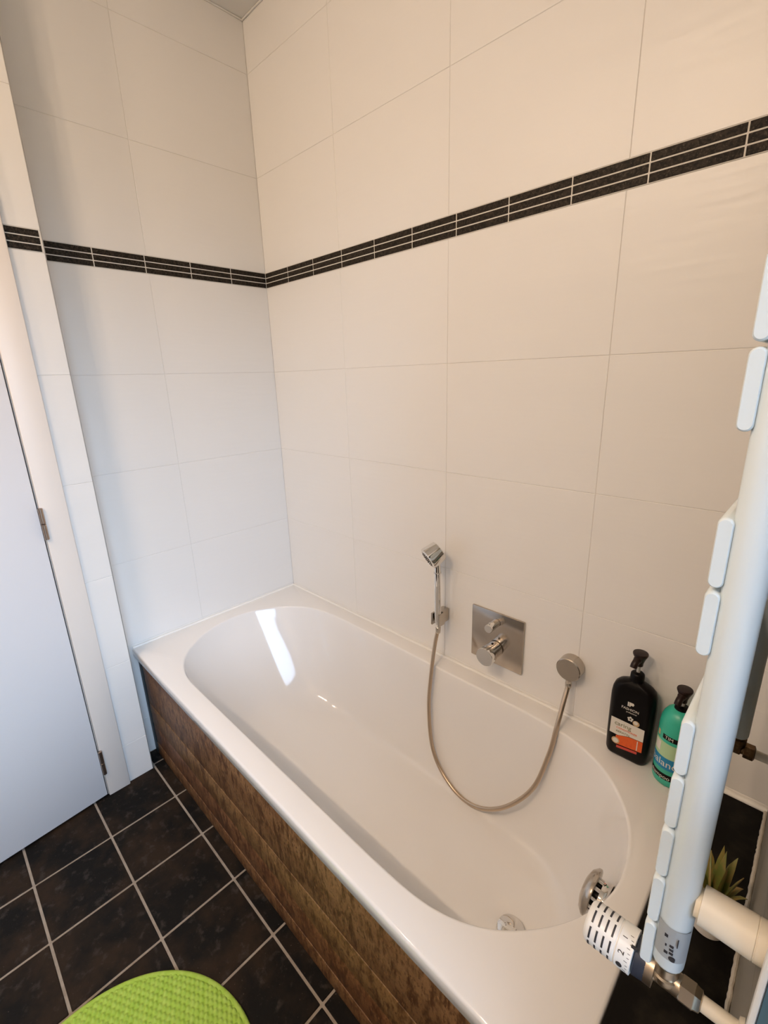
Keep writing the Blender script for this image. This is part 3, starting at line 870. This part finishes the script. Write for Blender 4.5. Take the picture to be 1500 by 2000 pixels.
# ------------------------------------------------------------------ potted plant on the ledge
pt = thing('potted_succulent', 'small spiky green succulent in a white pot on the black ledge', 'plant', (1.787, -0.358, 0.4788))
px, py, pz = 1.787, -0.358, 0.4788
finish('pot', L((px, py, pz), (0, 0, 1), [(0, 0.024), (0.002, 0.0265), (0.030, 0.029), (0.060, 0.0310), (0.062, 0.0300), (0.062, 0.0275), (0.054, 0.0265)], n=40), M_POT, pt)
finish('soil', L((px, py, pz + 0.052), (0, 0, 1), [(0, 0.0265), (0.002, 0.025), (0.004, 0.012)], n=24), M_SOIL, pt)
tips = [(1.7705, -0.360, 0.645), (1.797, -0.362, 0.638), (1.8185, -0.362, 0.628), (1.829, -0.366, 0.594), (1.758, -0.350, 0.590), (1.785, -0.330, 0.640), (1.806, -0.322, 0.622),
        (1.765, -0.322, 0.615), (1.752, -0.372, 0.570), (1.775, -0.400, 0.600), (1.800, -0.404, 0.588), (1.820, -0.392, 0.575), (1.822, -0.330, 0.572), (1.760, -0.395, 0.582), (1.790, -0.352, 0.652)]
for k, tp in enumerate(tips):
    tp = Vector(tp)
    hx = Vector((tp.x - px, tp.y - py, 0))
    base_p = Vector((px, py, pz + 0.050)) + hx * 0.18
    d = tp - base_p
    s = Vector((0, 0, 1)).cross(hx).normalized() if hx.length > 0.004 else Vector((1, 0, 0))
    nn = d.cross(s).normalized()
    if nn.z < 0:
        nn = -nn
    R = []
    for t, wd in ((0.0, 0.0066), (0.2, 0.0088), (0.45, 0.0082), (0.7, 0.0054), (0.9, 0.0020), (1.0, 0.0003)):
        c = base_p + d * t + Vector((0, 0, 0.012 * math.sin(math.pi * t))) * (hx.length / 0.04)
        R.append([c + s * wd, c + nn * 0.0005, c - s * wd, c - nn * (0.0008 + wd * 0.35)])
    bm = bmesh.new()
    loft(bm, R)
    finish('leaf', bm, M_LEAF, pt, angle=80)

# ------------------------------------------------------------------ green bath mat
mt = thing('bath_mat', 'round lime green woven cotton bath mat on the black tiles', 'bath mat', (1.028, -1.213, 0.0))
mcx, mcy, mr = 1.028, -1.213, 0.292
step = 0.0022
n = int(2 * mr / step) + 1
verts, idx, faces = [], {}, []
def mat_h(x, y):
    r = math.hypot(x, y)
    u, v = (x * 0.9 - y * 0.43) / 0.0150, (x * 0.43 + y * 0.9) / 0.0105
    row = math.floor(v)
    fu = (u + 0.5 * (row % 2)) % 1.0
    fv = v % 1.0
    loop = (math.sin(math.pi * fu) ** 0.7) * (math.sin(math.pi * fv) ** 0.7)
    edge = min(1.0, max(0.0, (mr - r) / 0.012))
    return 0.004 + (0.0085 + 0.0075 * loop) * math.sin(edge * math.pi / 2) + 0.002 * math.sin(9 * x) * math.sin(8 * y + 1)
for i in range(n):
    for j in range(n):
        x, y = -mr + i * step, -mr + j * step
        if x * x + y * y <= mr * mr:
            idx[(i, j)] = len(verts)
            verts.append((mcx + x, mcy + y, mat_h(x, y)))
for (i, j), a in idx.items():
    if (i + 1, j) in idx and (i + 1, j + 1) in idx and (i, j + 1) in idx:
        faces.append((a, idx[(i + 1, j)], idx[(i + 1, j + 1)], idx[(i, j + 1)]))
me = bpy.data.meshes.new('woven_pile')
me.from_pydata(verts, [], faces)
me.materials.append(M_MAT)
for p in me.polygons:
    p.use_smooth = True
pile = mesh_obj('woven_pile', me, mt)
bm = bmesh.new()
hem = [(mcx + (mr - 0.002) * math.cos(2 * math.pi * k / 120), mcy + (mr - 0.002) * math.sin(2 * math.pi * k / 120), 0.0078) for k in range(121)]
tube(bm, hem, 0.0072, n=10, cap=False)
finish('hem', bm, M_MAT, mt)
finish('backing', L((mcx, mcy, 0.0006), (0, 0, 1), [(0, mr - 0.006), (0.004, mr - 0.004)], n=96), M_MAT, mt)
